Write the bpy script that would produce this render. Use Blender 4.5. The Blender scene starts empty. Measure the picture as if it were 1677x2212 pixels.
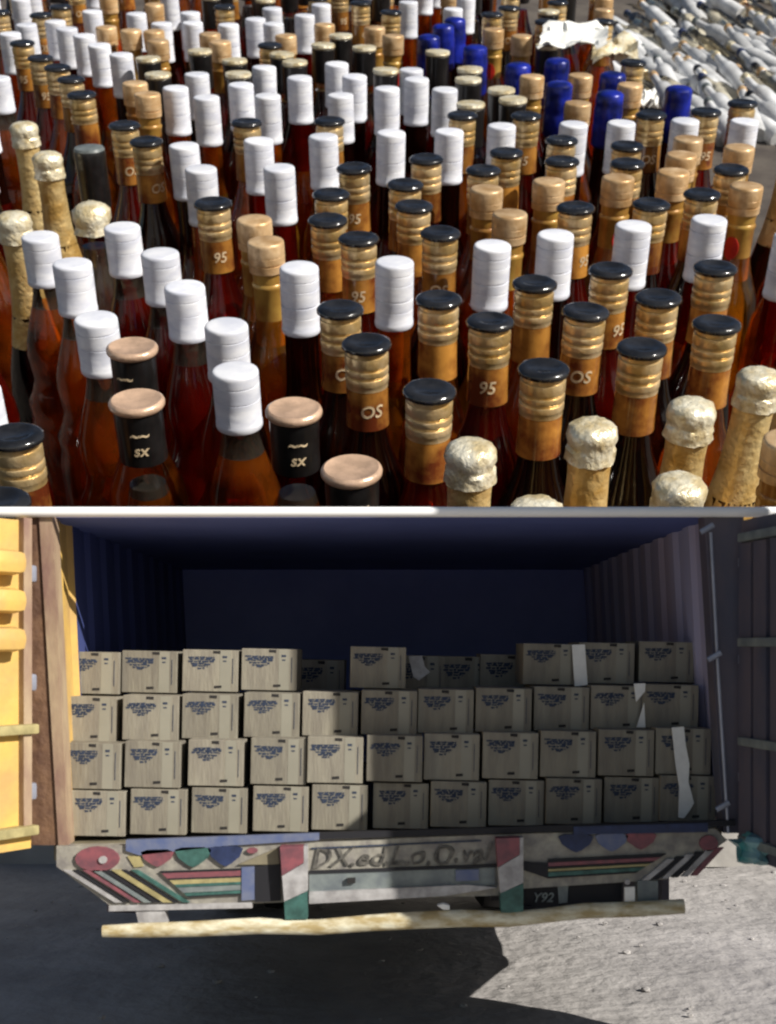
import bpy, bmesh, math, random
from mathutils import Vector, Matrix, Quaternion
S = bpy.context.scene
COL = S.collection
random.seed(7)

# ------------------------------------------------------------------ camera, sky, sun, exposure
F = 2700.0            # focal length in units of a 1677 wide picture
CX, HY = 838.5, 1400.0
EYE = 1.7
cam = bpy.data.cameras.new('camera'); camo = bpy.data.objects.new('camera', cam); COL.objects.link(camo)
camo.location = (0, 0, EYE); camo.rotation_euler = (math.radians(90), 0, 0)
cam.sensor_fit = 'HORIZONTAL'; cam.sensor_width = 36; cam.lens = 36*F/1677
cam.shift_y = (HY-1106)/1677; cam.clip_end = 2000; cam.dof.use_dof = True; cam.dof.focus_distance = 6.8; cam.dof.aperture_fstop = 3.6; cam.clip_start = 0.05
S.camera = camo
SUN = Vector((0.70, -0.55, 0.49)).normalized()      # towards the sun
w = bpy.data.worlds.new("World"); S.world = w; w.use_nodes = True
wn = w.node_tree; bg = wn.nodes['Background']; sky = wn.nodes.new('ShaderNodeTexSky')
sky.sky_type = 'NISHITA'; sky.sun_disc = False
sky.sun_elevation = math.asin(SUN.z); sky.sun_rotation = math.atan2(SUN.x, SUN.y)
wn.links.new(sky.outputs[0], bg.inputs[0]); bg.inputs[1].default_value = 0.05
sl = bpy.data.lights.new('sun', 'SUN'); so = bpy.data.objects.new('sun', sl); COL.objects.link(so)
sl.energy = 5.0; sl.angle = math.radians(0.6); sl.color = (1, .95, .87)
so.rotation_euler = SUN.to_track_quat('Z', 'Y').to_euler(); so.location = (6, -6, 8)
S.view_settings.view_transform = 'Standard'; S.view_settings.look = 'None'
S.view_settings.exposure = 0.3; S.view_settings.gamma = 1
try: S.cycles.filter_width = 2.0; S.cycles.transmission_bounces = 6; S.cycles.max_bounces = 8
except Exception: pass

def V(x, y, Y): return Vector(((x-CX)/F*Y, Y, EYE+(HY-y)/F*Y))

# ------------------------------------------------------------------ materials
def mat(name, col, rough=.5, metal=0, trans=0, ior=1.45, coat=0, var=0, vscale=6, bump=0, bscale=20, col2=None, coords='Object', stretch=(1,1,1), spec=.5):
    m = bpy.data.materials.new(name); m.use_nodes = True
    nt = m.node_tree; b = nt.nodes['Principled BSDF']
    b.inputs['Base Color'].default_value = (*col, 1); b.inputs['Roughness'].default_value = rough
    b.inputs['Metallic'].default_value = metal; b.inputs['Transmission Weight'].default_value = trans
    b.inputs['IOR'].default_value = ior; b.inputs['Coat Weight'].default_value = coat
    b.inputs['Specular IOR Level'].default_value = spec
    if var or bump or col2:
        tc = nt.nodes.new('ShaderNodeTexCoord'); mp = nt.nodes.new('ShaderNodeMapping')
        mp.inputs['Scale'].default_value = stretch; nt.links.new(tc.outputs[coords], mp.inputs[0])
        oi = nt.nodes.new('ShaderNodeObjectInfo')
        ad = nt.nodes.new('ShaderNodeVectorMath'); ad.operation = 'ADD'
        sc = nt.nodes.new('ShaderNodeVectorMath'); sc.operation = 'SCALE'; sc.inputs['Scale'].default_value = 37
        cb = nt.nodes.new('ShaderNodeCombineXYZ'); nt.links.new(oi.outputs['Random'], cb.inputs[0])
        nt.links.new(cb.outputs[0], sc.inputs[0]); nt.links.new(mp.outputs[0], ad.inputs[0]); nt.links.new(sc.outputs[0], ad.inputs[1])
    if var or col2:
        n = nt.nodes.new('ShaderNodeTexNoise'); n.inputs['Scale'].default_value = vscale; n.inputs['Detail'].default_value = 10
        n.inputs['Roughness'].default_value = .6
        nt.links.new(ad.outputs[0], n.inputs['Vector'])
        r = nt.nodes.new('ShaderNodeValToRGB'); r.color_ramp.elements[0].position = .38; r.color_ramp.elements[1].position = .64
        c2 = col2 or tuple(c*(1-var) for c in col)
        r.color_ramp.elements[0].color = (*c2, 1); r.color_ramp.elements[1].color = (*col, 1)
        nt.links.new(n.outputs['Fac'], r.inputs[0]); nt.links.new(r.outputs[0], b.inputs['Base Color'])
    if bump:
        n = nt.nodes.new('ShaderNodeTexNoise'); n.inputs['Scale'].default_value = bscale; n.inputs['Detail'].default_value = 5
        nt.links.new(ad.outputs[0], n.inputs['Vector'])
        bp = nt.nodes.new('ShaderNodeBump'); bp.inputs['Strength'].default_value = bump; bp.inputs['Distance'].default_value = .03
        nt.links.new(n.outputs['Fac'], bp.inputs['Height']); nt.links.new(bp.outputs[0], b.inputs['Normal'])
    return m
def tint_glass(name, mid, edge, glow, gl=.22, rough=.085):
    """thin coloured glass wall: tinted transmission, deeper colour towards the rim, a little scatter, mirror-like gloss"""
    m = bpy.data.materials.new(name); m.use_nodes = True; nt = m.node_tree; nt.nodes.clear(); L = nt.links.new
    out = nt.nodes.new('ShaderNodeOutputMaterial'); lw = nt.nodes.new('ShaderNodeLayerWeight'); lw.inputs[0].default_value = .35
    mc = nt.nodes.new('ShaderNodeMix'); mc.data_type = 'RGBA'; L(lw.outputs['Facing'], mc.inputs[0])
    mc.inputs[6].default_value = (*mid, 1); mc.inputs[7].default_value = (*edge, 1)
    tc = nt.nodes.new('ShaderNodeTexCoord'); no = nt.nodes.new('ShaderNodeTexNoise'); no.inputs['Scale'].default_value = 1.6; no.inputs['Detail'].default_value = 4
    L(tc.outputs['Object'], no.inputs['Vector'])
    mu = nt.nodes.new('ShaderNodeMix'); mu.data_type = 'RGBA'; mu.blend_type = 'MULTIPLY'; mu.inputs[0].default_value = .6
    L(mc.outputs[2], mu.inputs[6]); L(no.outputs['Fac'], mu.inputs[7])
    tr = nt.nodes.new('ShaderNodeBsdfTransparent'); L(mc.outputs[2], tr.inputs[0])
    tl = nt.nodes.new('ShaderNodeBsdfTranslucent'); tl.inputs[0].default_value = (*glow, 1)
    df = nt.nodes.new('ShaderNodeBsdfDiffuse'); df.inputs[0].default_value = (*[c*.5 for c in glow], 1)
    a = nt.nodes.new('ShaderNodeMixShader'); a.inputs[0].default_value = .3; L(tl.outputs[0], a.inputs[1]); L(df.outputs[0], a.inputs[2])
    b = nt.nodes.new('ShaderNodeMixShader'); L(tr.outputs[0], b.inputs[1]); L(a.outputs[0], b.inputs[2])
    mr = nt.nodes.new('ShaderNodeMapRange'); mr.inputs[1].default_value = .36; mr.inputs[2].default_value = .66; mr.inputs[3].default_value = gl*.12; mr.inputs[4].default_value = gl*2.0; L(no.outputs['Fac'], mr.inputs[0]); L(mr.outputs[0], b.inputs[0])
    gs = nt.nodes.new('ShaderNodeBsdfGlossy'); gs.inputs[0].default_value = (1, 1, 1, 1); gs.inputs['Roughness'].default_value = rough
    fr = nt.nodes.new('ShaderNodeFresnel'); fr.inputs[0].default_value = 1.5
    bp = nt.nodes.new('ShaderNodeBump'); bp.inputs['Strength'].default_value = .12; bp.inputs['Distance'].default_value = .05; L(no.outputs['Fac'], bp.inputs['Height']); L(bp.outputs[0], gs.inputs['Normal']); L(bp.outputs[0], fr.inputs['Normal'])
    c = nt.nodes.new('ShaderNodeMixShader'); L(fr.outputs[0], c.inputs[0]); L(b.outputs[0], c.inputs[1]); L(gs.outputs[0], c.inputs[2])
    L(c.outputs[0], out.inputs[0]); return m
M = dict(
 white=mat('white_cap_plastic', (.78,.79,.83), .42, var=.2, vscale=3, bump=.15, bscale=4, stretch=(1,1,3), col2=(.60,.62,.70)),
 black=mat('black_lid', (.022,.022,.024), .16, var=.6, vscale=4, bump=.6, bscale=5, coat=.5),
 gold=mat('gold_ring_foil', (.93,.72,.42), .30, metal=.65, col2=(.60,.41,.16), vscale=3, bump=.5, bscale=9),
 label=mat('orange_neck_label', (.46,.21,.04), .22, col2=(.12,.025,.008), vscale=2.2, bump=.15, bscale=5, coat=.8),
 print=mat('pale_gold_print', (.85,.66,.42), .35, metal=.2, var=.3),
 tan=mat('tan_disc', (.74,.50,.34), .30, metal=.3, var=.35, vscale=4, bump=.4, bscale=8, coat=.2),
 sleeve=mat('black_neck_sleeve', (.012,.011,.011), .3, var=.5, coat=.3),
 foil=mat('pale_gold_foil', (.86,.66,.32), .36, metal=.5, col2=(.62,.38,.11), vscale=2.2, bump=.9, bscale=11),
 cream=mat('cream_foil', (.88,.83,.66), .32, metal=.35, col2=(.62,.50,.28), vscale=5, bump=1, bscale=13),
 tanneck=mat('tan_cap', (.76,.54,.31), .36, metal=.3, col2=(.5,.3,.13), vscale=4, bump=.4, bscale=8),
 olive=mat('olive_gold_label', (.46,.28,.06), .35, metal=.2, col2=(.25,.10,.02), vscale=2, coat=.3),
 red=mat('red_emblem', (.55,.025,.015), .4, var=.3),
 blue=mat('blue_foil', (.012,.025,.36), .3, metal=.1, col2=(.004,.008,.07), vscale=2.4, bump=.4, bscale=3),
 greycap=mat('grey_cap_top', (.16,.18,.18), .35, var=.4),
 amber=tint_glass('amber_glass', (.88,.36,.05),(.22,.03,.004),(.9,.22,.015),.24),
 maroon=tint_glass('dark_red_glass', (.62,.06,.02),(.08,.004,.002),(.55,.02,.006),.18),
 brown=tint_glass('brown_glass', (.22,.05,.02),(.02,.005,.003),(.07,.015,.006),.25),
 honey=tint_glass('honey_glass', (.95,.55,.10),(.45,.14,.01),(.9,.42,.04),.25),
 clear=tint_glass('clear_glass', (.96,.93,.84),(.62,.55,.42),(.8,.75,.6),.08),
 pale=mat('pale_frosted_glass', (.88,.89,.90), .2, trans=.12, ior=1.45, var=.35, vscale=1.5),
)
M.update(
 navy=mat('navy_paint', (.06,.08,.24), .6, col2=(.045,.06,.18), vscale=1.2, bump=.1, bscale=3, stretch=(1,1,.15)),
 navyb=mat('navy_back_wall_lit', (.28,.34,.74), .9, col2=(.22,.27,.62), vscale=1.0, spec=.1),  # same navy made paler for the back wall, bounce light in the colour
 navyc=mat('navy_ceiling_lit', (.13,.17,.44), .8, col2=(.10,.13,.36), vscale=1.2),  # ceiling copy of the navy, lightened in colour to look lit
 navyw=mat('navy_right_wall_lit', (.36,.39,.62), .5, col2=(.42,.38,.52), vscale=3, stretch=(1,1,.1)),  # right wall copy of the navy, bounce light painted in as pale blue
 whitebar=mat('divider_white', (.92,.92,.92), .5, var=.03),
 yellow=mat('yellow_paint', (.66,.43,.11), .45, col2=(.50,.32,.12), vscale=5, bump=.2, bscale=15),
 tanpaint=mat('faded_tan_paint', (.42,.32,.20), .6, col2=(.22,.13,.10), vscale=6, stretch=(1,1,.4), bump=.2),
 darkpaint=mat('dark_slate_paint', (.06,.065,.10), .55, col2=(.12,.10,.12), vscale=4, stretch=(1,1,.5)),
 steel=mat('worn_steel', (.42,.45,.55), .45, metal=.5, var=.3),
 card=mat('cardboard', (.265,.243,.19), .8, col2=(.20,.18,.145), vscale=9, bump=.15, bscale=40, stretch=(3,1,.5)),
 tape=mat('parcel_tape', (.29,.275,.22), .5, var=.1),
 ink=mat('blue_grey_ink', (.03,.045,.085), .8, var=.3, vscale=60),
 brush=mat('brushed_black_letters', (.03,.028,.026), .7, col2=(.16,.15,.13), vscale=22),
 rust=mat('rusty_brown_paint', (.20,.11,.06), .7, col2=(.10,.05,.03), vscale=9, bump=.4),
 inkd=mat('black_ink', (.02,.018,.018), .8),
 cut=mat('card_dark_gap', (.05,.045,.02), .9),
 paper=mat('white_paper', (.86,.86,.82), .7, var=.15, vscale=14),
 panel=mat('cream_painted_panel', (.36,.34,.28), .6, col2=(.20,.185,.17), vscale=16, bump=.2, bscale=25),
 pblue=mat('dull_blue_paint', (.09,.12,.24), .55, col2=(.15,.17,.25), vscale=20),
 pred=mat('dull_red_paint', (.26,.08,.095), .55, col2=(.15,.06,.075), vscale=24),
 pgreen=mat('teal_paint', (.055,.15,.13), .55, var=.5, vscale=24),
 pnavy=mat('ink_blue_paint', (.025,.04,.11), .55, var=.4, vscale=24),
 pyellow=mat('dull_yellow_paint', (.42,.36,.17), .55, var=.35, vscale=24),
 pwhite=mat('chipped_white_paint', (.46,.45,.45), .55, col2=(.27,.26,.26), vscale=18),
 pgrey=mat('grey_green_paint', (.22,.25,.24), .55, col2=(.13,.15,.16), vscale=14),
 pdark=mat('underbody_black', (.012,.012,.016), .7),
 rubber=mat('tyre_rubber', (.014,.014,.015), .8),
 wood=mat('pale_yellow_timber', (.74,.71,.55), .5, col2=(.40,.31,.15), vscale=11, stretch=(1,1,3), bump=.2),
 woodd=mat('weathered_timber', (.24,.21,.14), .7, var=.35, vscale=8),
 teal=mat('teal_plastic_sheet', (.03,.22,.24), .35, col2=(.25,.42,.45), vscale=7, bump=.5),
 dirt=mat('pale_dusty_ground', (.44,.42,.405), .95, col2=(.31,.295,.285), vscale=1.6, bump=1, bscale=9),
 soil=mat('dark_soil', (.10,.085,.07), .95, col2=(.05,.04,.035), vscale=.6, bump=.6, bscale=2),
 conc=mat('pale_concrete', (.42,.40,.37), .85, var=.3, vscale=1.5, bump=.3, bscale=8),
)

def tone(m, lo, hi):
    nt = m.node_tree; b = nt.nodes['Principled BSDF']; src = b.inputs['Base Color'].links[0].from_socket
    oi = nt.nodes.new('ShaderNodeObjectInfo'); mr = nt.nodes.new('ShaderNodeMapRange'); mr.inputs[3].default_value = lo; mr.inputs[4].default_value = hi
    hs = nt.nodes.new('ShaderNodeHueSaturation'); nt.links.new(oi.outputs['Random'], mr.inputs[0]); nt.links.new(mr.outputs[0], hs.inputs['Value'])
    nt.links.new(src, hs.inputs['Color']); nt.links.new(hs.outputs[0], b.inputs['Base Color'])
for k_, a_, b_ in (('card', .86, 1.14), ('label', .6, 1.25), ('gold', .8, 1.08), ('tanneck', .75, 1.05), ('white', .86, 1.03), ('foil', .85, 1.1), ('pale', .75, 1.05)): tone(M[k_], a_, b_)
# ------------------------------------------------------------------ helpers
def link(name, me, parent=None, m=None, loc=None):
    o = bpy.data.objects.new(name, me); COL.objects.link(o)
    if m and me and not me.materials: me.materials.append(m)
    if parent: o.parent = parent
    if loc is not None: o.location = loc
    return o
def thing(name, label, cat, loc=(0,0,0), group=None):
    o = bpy.data.objects.new(name, None); COL.objects.link(o); o.location = loc
    o.empty_display_size = .1; o['label'] = label; o['category'] = cat
    if group: o['group'] = group
    return o
def tag(o, label, cat, group=None):
    o['label'] = label; o['category'] = cat
    if group: o['group'] = group
    return o
def finish(bm, name, smooth=True, ang=40):
    me = bpy.data.meshes.new(name)
    bmesh.ops.recalc_face_normals(bm, faces=bm.faces)
    bm.to_mesh(me); bm.free()
    if smooth:
        for p in me.polygons: p.use_smooth = True
        try: me.set_sharp_from_angle(angle=math.radians(ang))
        except Exception: pass
    return me
def lathe(prof, k=1, seg=28, name='lathe', mats=None, split=None, wob=0, ell=1, seed=0):
    """prof: (r, z) from top to bottom"""
    rnd = random.Random(seed); bm = bmesh.new(); rings = []
    for j, (r, z) in enumerate(prof):
        if r < 1e-4: rings.append([bm.verts.new((0, 0, z*k))]); continue
        rg = []
        for i in range(seg):
            a = 2*math.pi*i/seg; rr = r
            if wob: rr *= 1+wob*(rnd.random()-.5)*2
            zz = z+(wob*.5*(rnd.random()-.5) if wob else 0)
            rg.append(bm.verts.new((rr*k*math.cos(a), rr*k*math.sin(a)*ell, zz*k)))
        rings.append(rg)
    for a, b in zip(rings, rings[1:]):
        for i in range(seg):
            i2 = (i+1) % seg
            if len(a) == 1 and len(b) == 1: continue
            if len(a) == 1: f = bm.faces.new((a[0], b[i], b[i2]))
            elif len(b) == 1: f = bm.faces.new((a[i], b[0], a[i2]))
            else: f = bm.faces.new((a[i], b[i], b[i2], a[i2]))
            if split is not None:
                f.material_index = 0 if (f.calc_center_median().z > split*k) else 1
    me = finish(bm, name)
    for m in (mats or []): me.materials.append(m)
    return me
def box_bm(bm, c, s, R=None, bev=0):
    r = bmesh.ops.create_cube(bm, size=1)
    vs = r['verts']; bmesh.ops.scale(bm, vec=s, verts=vs)
    if bev:
        es = list({e for v in vs for e in v.link_edges})
        q = bmesh.ops.bevel(bm, geom=es, offset=bev, segments=2, affect='EDGES', profile=.6)
        vs = list({v for f in q['faces'] for v in f.verts} | {v for v in vs if v.is_valid})
    if R is not None: bmesh.ops.transform(bm, matrix=R, verts=vs)
    bmesh.ops.translate(bm, vec=c, verts=vs)
def box(name, c, s, m, parent=None, R=None, bev=0):
    """parent is an Empty without rotation: c is in world units"""
    bm = bmesh.new(); off = Vector(parent.location) if parent else Vector((0,0,0))
    box_bm(bm, (0,0,0), s, R, bev); me = finish(bm, name, False); me.materials.append(m)
    return link(name, me, parent, loc=Vector(c)-off)
def prism(name, pts, Y, th, m, parent=None, jag=0, bev=0):
    """outline in picture units carried to depth Y, extruded th metres away"""
    P = [V(x, y, Y) for x, y in pts]; c = sum(P, Vector())/len(P)
    off = Vector(parent.location) if parent else Vector((0,0,0))
    bm = bmesh.new()
    a = [bm.verts.new(p-c) for p in P]; b = [bm.verts.new(p-c+Vector((0, th, 0))) for p in P]
    bm.faces.new(a); bm.faces.new(b[::-1]); n = len(a)
    for i in range(n): bm.faces.new((a[i], a[(i+1) % n], b[(i+1) % n], b[i]))
    if bev: bmesh.ops.bevel(bm, geom=list(bm.edges), offset=bev, segments=2, affect='EDGES', profile=.6)
    me = finish(bm, name, False); me.materials.append(m)
    return link(name, me, parent, loc=c-off)
def tube(name, pts, r, m, parent=None, seg=10, flat=1):
    off = Vector(parent.location) if parent else Vector((0,0,0))
    c = pts[0]; bm = bmesh.new(); rings = []
    for i, p in enumerate(pts):
        d = (pts[min(i+1, len(pts)-1)]-pts[max(i-1, 0)]).normalized()
        u = d.cross(Vector((0, 1, 0)));
        if u.length < .1: u = d.cross(Vector((0, 0, 1)))
        u.normalize(); v = d.cross(u); ri = r[i] if isinstance(r, (list, tuple)) else r
        rings.append([bm.verts.new(p-c+u*ri*math.cos(2*math.pi*k/seg)+v*ri*flat*math.sin(2*math.pi*k/seg)) for k in range(seg)])
    for a, b in zip(rings, rings[1:]):
        for k in range(seg): bm.faces.new((a[k], a[(k+1) % seg], b[(k+1) % seg], b[k]))
    bm.faces.new(rings[0][::-1]); bm.faces.new(rings[-1])
    me = finish(bm, name); me.materials.append(m)
    return link(name, me, parent, loc=c-off)
def text_mesh(body, size, depth, shear=0, bend=None, spacing=1.0):
    cu = bpy.data.curves.new('lettering', 'FONT'); cu.body = body; cu.size = size; cu.extrude = depth; cu.shear = shear
    cu.align_x = 'CENTER'; cu.align_y = 'CENTER'; cu.resolution_u = 3; cu.space_character = spacing; cu.offset = size*.012
    o = bpy.data.objects.new('lettering', cu); COL.objects.link(o)
    me = bpy.data.meshes.new_from_object(o.evaluated_get(bpy.context.evaluated_depsgraph_get()))
    bpy.data.objects.remove(o); bpy.data.curves.remove(cu)
    for v in me.vertices:
        x, y, z = v.co
        if bend: a = x/bend; v.co = (math.sin(a)*(bend+z), -math.cos(a)*(bend+z), y)
        else: v.co = (x, -z, y)
    return me

# ------------------------------------------------------------------ the plane the bottles stand on
SY = -540.0; KP = 10.2*(1095-SY)           # vanishing line and scale of the plane through the bottle tops
TS = math.atan((HY-SY)/F)                  # slope angle of the bank
N = Vector((0, -math.sin(TS), math.cos(TS)))
CW = .0765*KP/F                            # width of one cap
H = 9.6
QS = Matrix.Rotation(TS, 3, 'X').to_quaternion()
def cap_pt(x, y): return V(x, y, KP/(y-SY))
B0 = cap_pt(CX, 1095)-N*H*CW               # a point of the base plane
def base_h(Y): return B0.z+(Y-B0.y)*math.tan(TS)

# ------------------------------------------------------------------ ground, bank, wall
def ground():
    YW = 9.95; rnd = random.Random(3)
    rows = [-150, -20, 0, 2, 3.5]+[4.2+.22*i for i in range(26)]+[YW]
    xs = [-600, -60, -12]+[-5+.25*i for i in range(41)]+[12, 60, 600]
    from mathutils import noise
    bm = bmesh.new(); grid = []
    for y in rows:
        r = []
        for x in xs:
            z = 0
            if 4 < y < 9.9 and -5 < x < 5: z = .035*noise.noise(Vector((x*1.3, y*1.3, 0)))+.02*noise.noise(Vector((x*4, y*4, 3)))
            r.append(bm.verts.new((x, y, z)))
        grid.append(r)
    for a, b in zip(grid, grid[1:]):
        for i in range(len(xs)-1):
            bm.faces.new((a[i], a[i+1], b[i+1], b[i])).smooth = True
    last = grid[-1]
    for y, z in ((YW+.02, base_h(YW+.02)), (25, base_h(25)), (45, base_h(45)), (85, base_h(85)), (100, base_h(88)), (1500, base_h(88))):
        r = [bm.verts.new((x, y, z)) for x in xs]
        for i in range(len(xs)-1):
            f = bm.faces.new((last[i], last[i+1], r[i+1], r[i])); f.material_index = 1
        last = r
    me = finish(bm, 'ground', False); me.materials.append(M['dirt']); me.materials.append(M['soil'])
    o = link('ground', me); o['kind'] = 'structure'; return o
ground()
rw = box('retaining_wall', (0, 9.82, 1.3), (60, .24, 2.6), M['conc'])
tag(rw, 'pale concrete wall holding back the bank behind the open truck', 'wall')

# ------------------------------------------------------------------ bottles
def body_prof(kind, R):
    if kind == 'bulb': return [(.40,-1.2),(.42,-1.55),(.50,-1.9),(.66,-2.4),(.80,-2.9),(.84,-3.3),(.80,-3.75),(.76,-4.0),(.84,-4.35),(1.02,-4.7),(R*.93,-5.1),(R,-5.6)]
    if kind == 'straight': return [(.44,-1.5),(.45,-2.6),(.47,-3.3),(.56,-3.8),(.74,-4.25),(R*.88,-4.75),(R,-5.3)]
    if kind == 'champ': return [(.55,-2.9),(.62,-3.4),(.74,-3.9),(.88,-4.5),(R*.94,-5.2),(R,-5.8)]
    return [(.38,-1.9),(.43,-2.1),(.52,-2.5),(.68,-2.95),(.86,-3.4),(R*.95,-4.0),(R,-4.6)]
def glass(kind, R, m1, m2, lvl):
    p = body_prof(kind, R)+[(R,-7.0),(R*.99,-8.9),(R*.93,-9.4),(R*.8,-9.6),(0,-9.55)]
    p = [(0, p[0][1]+.02)]+p
    # refine so the split follows the liquid level
    q = [p[0]]
    for a, b in zip(p, p[1:]):
        n = max(1, int(abs(b[1]-a[1])/.25)) if b[1] > -6 else 1
        for i in range(1, n+1): t = i/n; q.append((a[0]+(b[0]-a[0])*t, a[1]+(b[1]-a[1])*t))
    q = [(r, z+H) for r, z in q]
    return lathe(q, CW, 28, 'glass_body', [m1, m2], split=lvl+H)
def up(p): return [(r, z+H) for r, z in p]
MESH = {}
def cached(key, fn):
    if key not in MESH: MESH[key] = fn()
    return MESH[key]
def groove(r, z, d=.022, w=.035): return [(r, z), (r-d, z-.008), (r-d, z-w+.008), (r, z-w)]
def white_cap(L):
    p = [(0,0),(.40,-.003),(.455,-.010),(.482,-.03),(.497,-.065),(.5,-.10)]
    p += groove(.5, -.27)
    if L > 1.5: p += groove(.5, -.52, .012, .03)+groove(.5, -.92, .03, .05)+[(.5,-.99)]+groove(.498, -1.22, .008, .03)
    else: p += groove(.5, -.62, .012, .03)
    p += [(.497,-L+.17),(.508,-L+.155),(.51,-L+.05),(.49,-L+.01),(.44,-L),(.36,-L)]
    return lathe(up(p), CW, 36, 'screw_cap', [M['white']])
def make_bottle(kind, var):
    """returns list of (name, mesh, children)"""
    rnd = random.Random(kind+str(var)); R = (1.12, 1.26, 1.0)[var % 3]
    gm = [M['maroon'], M['amber'], M['brown'], M['honey']]
    if kind == 'S': return [('screw_cap', cached('capS', lambda: white_cap(1.32)), []), ('glass_body', glass('bulb', R*1.05, M['clear'], gm[(0, 0, 1)[var % 3]], -1.95), [])]
    if kind == 'L': return [('screw_cap', cached('capL', lambda: white_cap(1.72)), []), ('glass_body', glass('straight', R, gm[(2, 0, 1)[(var//3) % 3]], gm[(0, 1, 3)[(var//3) % 3]], -3.5), [])]
    if kind == 'B':
        lid = cached('lidB', lambda: lathe(up([(0,-.02),(.30,-.02),(.34,.012),(.44,.012),(.50,-.01),(.545,-.045),(.56,-.09),(.55,-.14),(.51,-.165),(.3,-.17)]), CW, 32, 'lid', [M['black']], wob=.010))
        rings = [(.3,-.17),(.455,-.175),(.46,-.25)]
        for z, hh in ((-.24,.28),(-.55,.17),(-.75,.19)):
            rings += [(.458,z),(.458,z-.03),(.486,z-.04),(.492,z-.06),(.492,z-hh+.03),(.486,z-hh+.005)]
        rings += [(.47,-.96),(.475,-1.05),(.40,-1.08)]
        col = cached('colB', lambda: lathe(up(rings), CW, 34, 'ring_collar', [M['gold']]))
        lab = cached('labB', lambda: lathe(up([(.40,-1.05),(.468,-1.06),(.475,-1.15),(.485,-1.7),(.50,-1.98),(.44,-2.02)]), CW, 32, 'neck_label', [M['label']]))
        def em():
            me = text_mesh(('OS', '95', 'A>')[var//3], .42*CW, .004*CW, .15, bend=.492*CW)
            for v in me.vertices: v.co.z += (H-1.52)*CW
            me.materials.append(M['print']); return me
        return [('lid', lid, []), ('ring_collar', col, []), ('neck_label', lab, [('printed_emblem', cached('emB%d' % (var//3), em))] if var//3 < 2 else []),
                ('glass_body', glass('std', R, gm[(var+var//3) % 3], gm[(var+var//3) % 3], -2.7), [])]
    if kind == 'C':
        disc = cached('disC', lambda: lathe(up([(0,-.03),(.3,-.022),(.43,-.005),(.50,.012),(.55,-.015),(.57,-.06),(.565,-.12),(.53,-.17),(.49,-.19),(.4,-.2)]), CW, 32, 'disc_lid', [M['tan']]))
        slv = cached('slvC', lambda: lathe(up([(.38,-.19),(.50,-.2),(.50,-.5),(.49,-.9),(.50,-1.2),(.49,-1.3),(.42,-1.32)]), CW, 32, 'neck_sleeve', [M['sleeve']]))
        def em():
            me = text_mesh('~~\nsx', .34*CW, .006*CW, .2, bend=.51*CW)
            for v in me.vertices: v.co.z += (H-.75)*CW
            me.materials.append(M['print']); return me
        return [('disc_lid', disc, []), ('neck_sleeve', slv, [('printed_emblem', cached('emC', em))]),
                ('glass_body', glass('std', R, M['clear'] if var != 1 else M['honey'], gm[(0, 1, 1)[var % 3]], -2.2), [])]
    if kind == 'D':
        top = cached('topD%d' % var, lambda: lathe(up([(0,.02),(.2,.012),(.36,-.02),(.45,-.08),(.49,-.17),(.49,-.30),(.465,-.40),(.455,-.46),(.485,-.52),(.48,-.62),(.505,-.76),(.44,-.79)]), CW, 30, 'crumpled_foil_cap', [M['cream']], wob=.05, seed=var))
        nk = cached('nkD', lambda: lathe(up([(.40,-.75),(.43,-.77),(.42,-1.2),(.44,-1.8),(.48,-2.4),(.55,-2.9),(.64,-3.4),(.72,-3.8),(.66,-3.84)]), CW, 30, 'neck_foil', [M['foil']], wob=.012))
        return [('foil_cap', top, []), ('neck_foil', nk, []), ('glass_body', glass('champ', R*1.05, M['brown'], M['brown'], -3.5), [])]
    if kind == 'E':
        cap = cached('capE', lambda: lathe(up([(0,.0),(.42,.0),(.465,-.012),(.49,-.04),(.5,-.09)]+groove(.5,-.36,.01,.03)+groove(.495,-.55,.035,.06)+[(.49,-.8),(.42,-.82)]), CW, 30, 'cork_cap', [M['tanneck']]))
        nk = cached('nkE', lambda: lathe(up([(.38,-.8),(.43,-.81),(.42,-1.1),(.46,-1.15),(.46,-1.22),(.43,-1.28),(.43,-2.2),(.47,-2.8),(.43,-2.85)]), CW, 30, 'neck_label', [M['olive']]))
        def em():
            bm = bmesh.new()
            for i in range(14):
                a = 2*math.pi*i/14; u = .24*math.cos(a); z = .36*math.sin(a)
                bm.verts.new((math.sin(u/.44)*.455*CW, -math.cos(u/.44)*.455*CW, (H-1.8+z)*CW))
            bm.faces.new(bm.verts)
            ex = bmesh.ops.extrude_face_region(bm, geom=list(bm.faces)); bmesh.ops.translate(bm, vec=(0, .03*CW, 0), verts=[g for g in ex['geom'] if isinstance(g, bmesh.types.BMVert)])
            me = finish(bm, 'emblem', False); me.materials.append(M['red']); return me
        return [('cork_cap', cap, []), ('neck_label', nk, [('oval_emblem', cached('emE', em))] if var//3 == 1 else []), ('glass_body', glass('std', R, gm[(1, 3, 0)[(var//3) % 3]], gm[(1, 3, 0)[(var//3) % 3]], -2.9), [])]
    if kind == 'F':
        cap = cached('capF', lambda: lathe(up([(0,.02),(.3,.02),(.45,-.03),(.52,-.10),(.54,-.4),(.525,-.5),(.55,-.60),(.55,-1.0),(.53,-1.1),(.55,-1.2),(.56,-1.9),(.48,-2.0)]), CW, 26, 'blue_foil_cap', [M['blue']], wob=.02))
        return [('blue_foil_cap', cap, []), ('glass_body', glass('straight', R, M['brown'], M['brown'], -3), [])]
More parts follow.
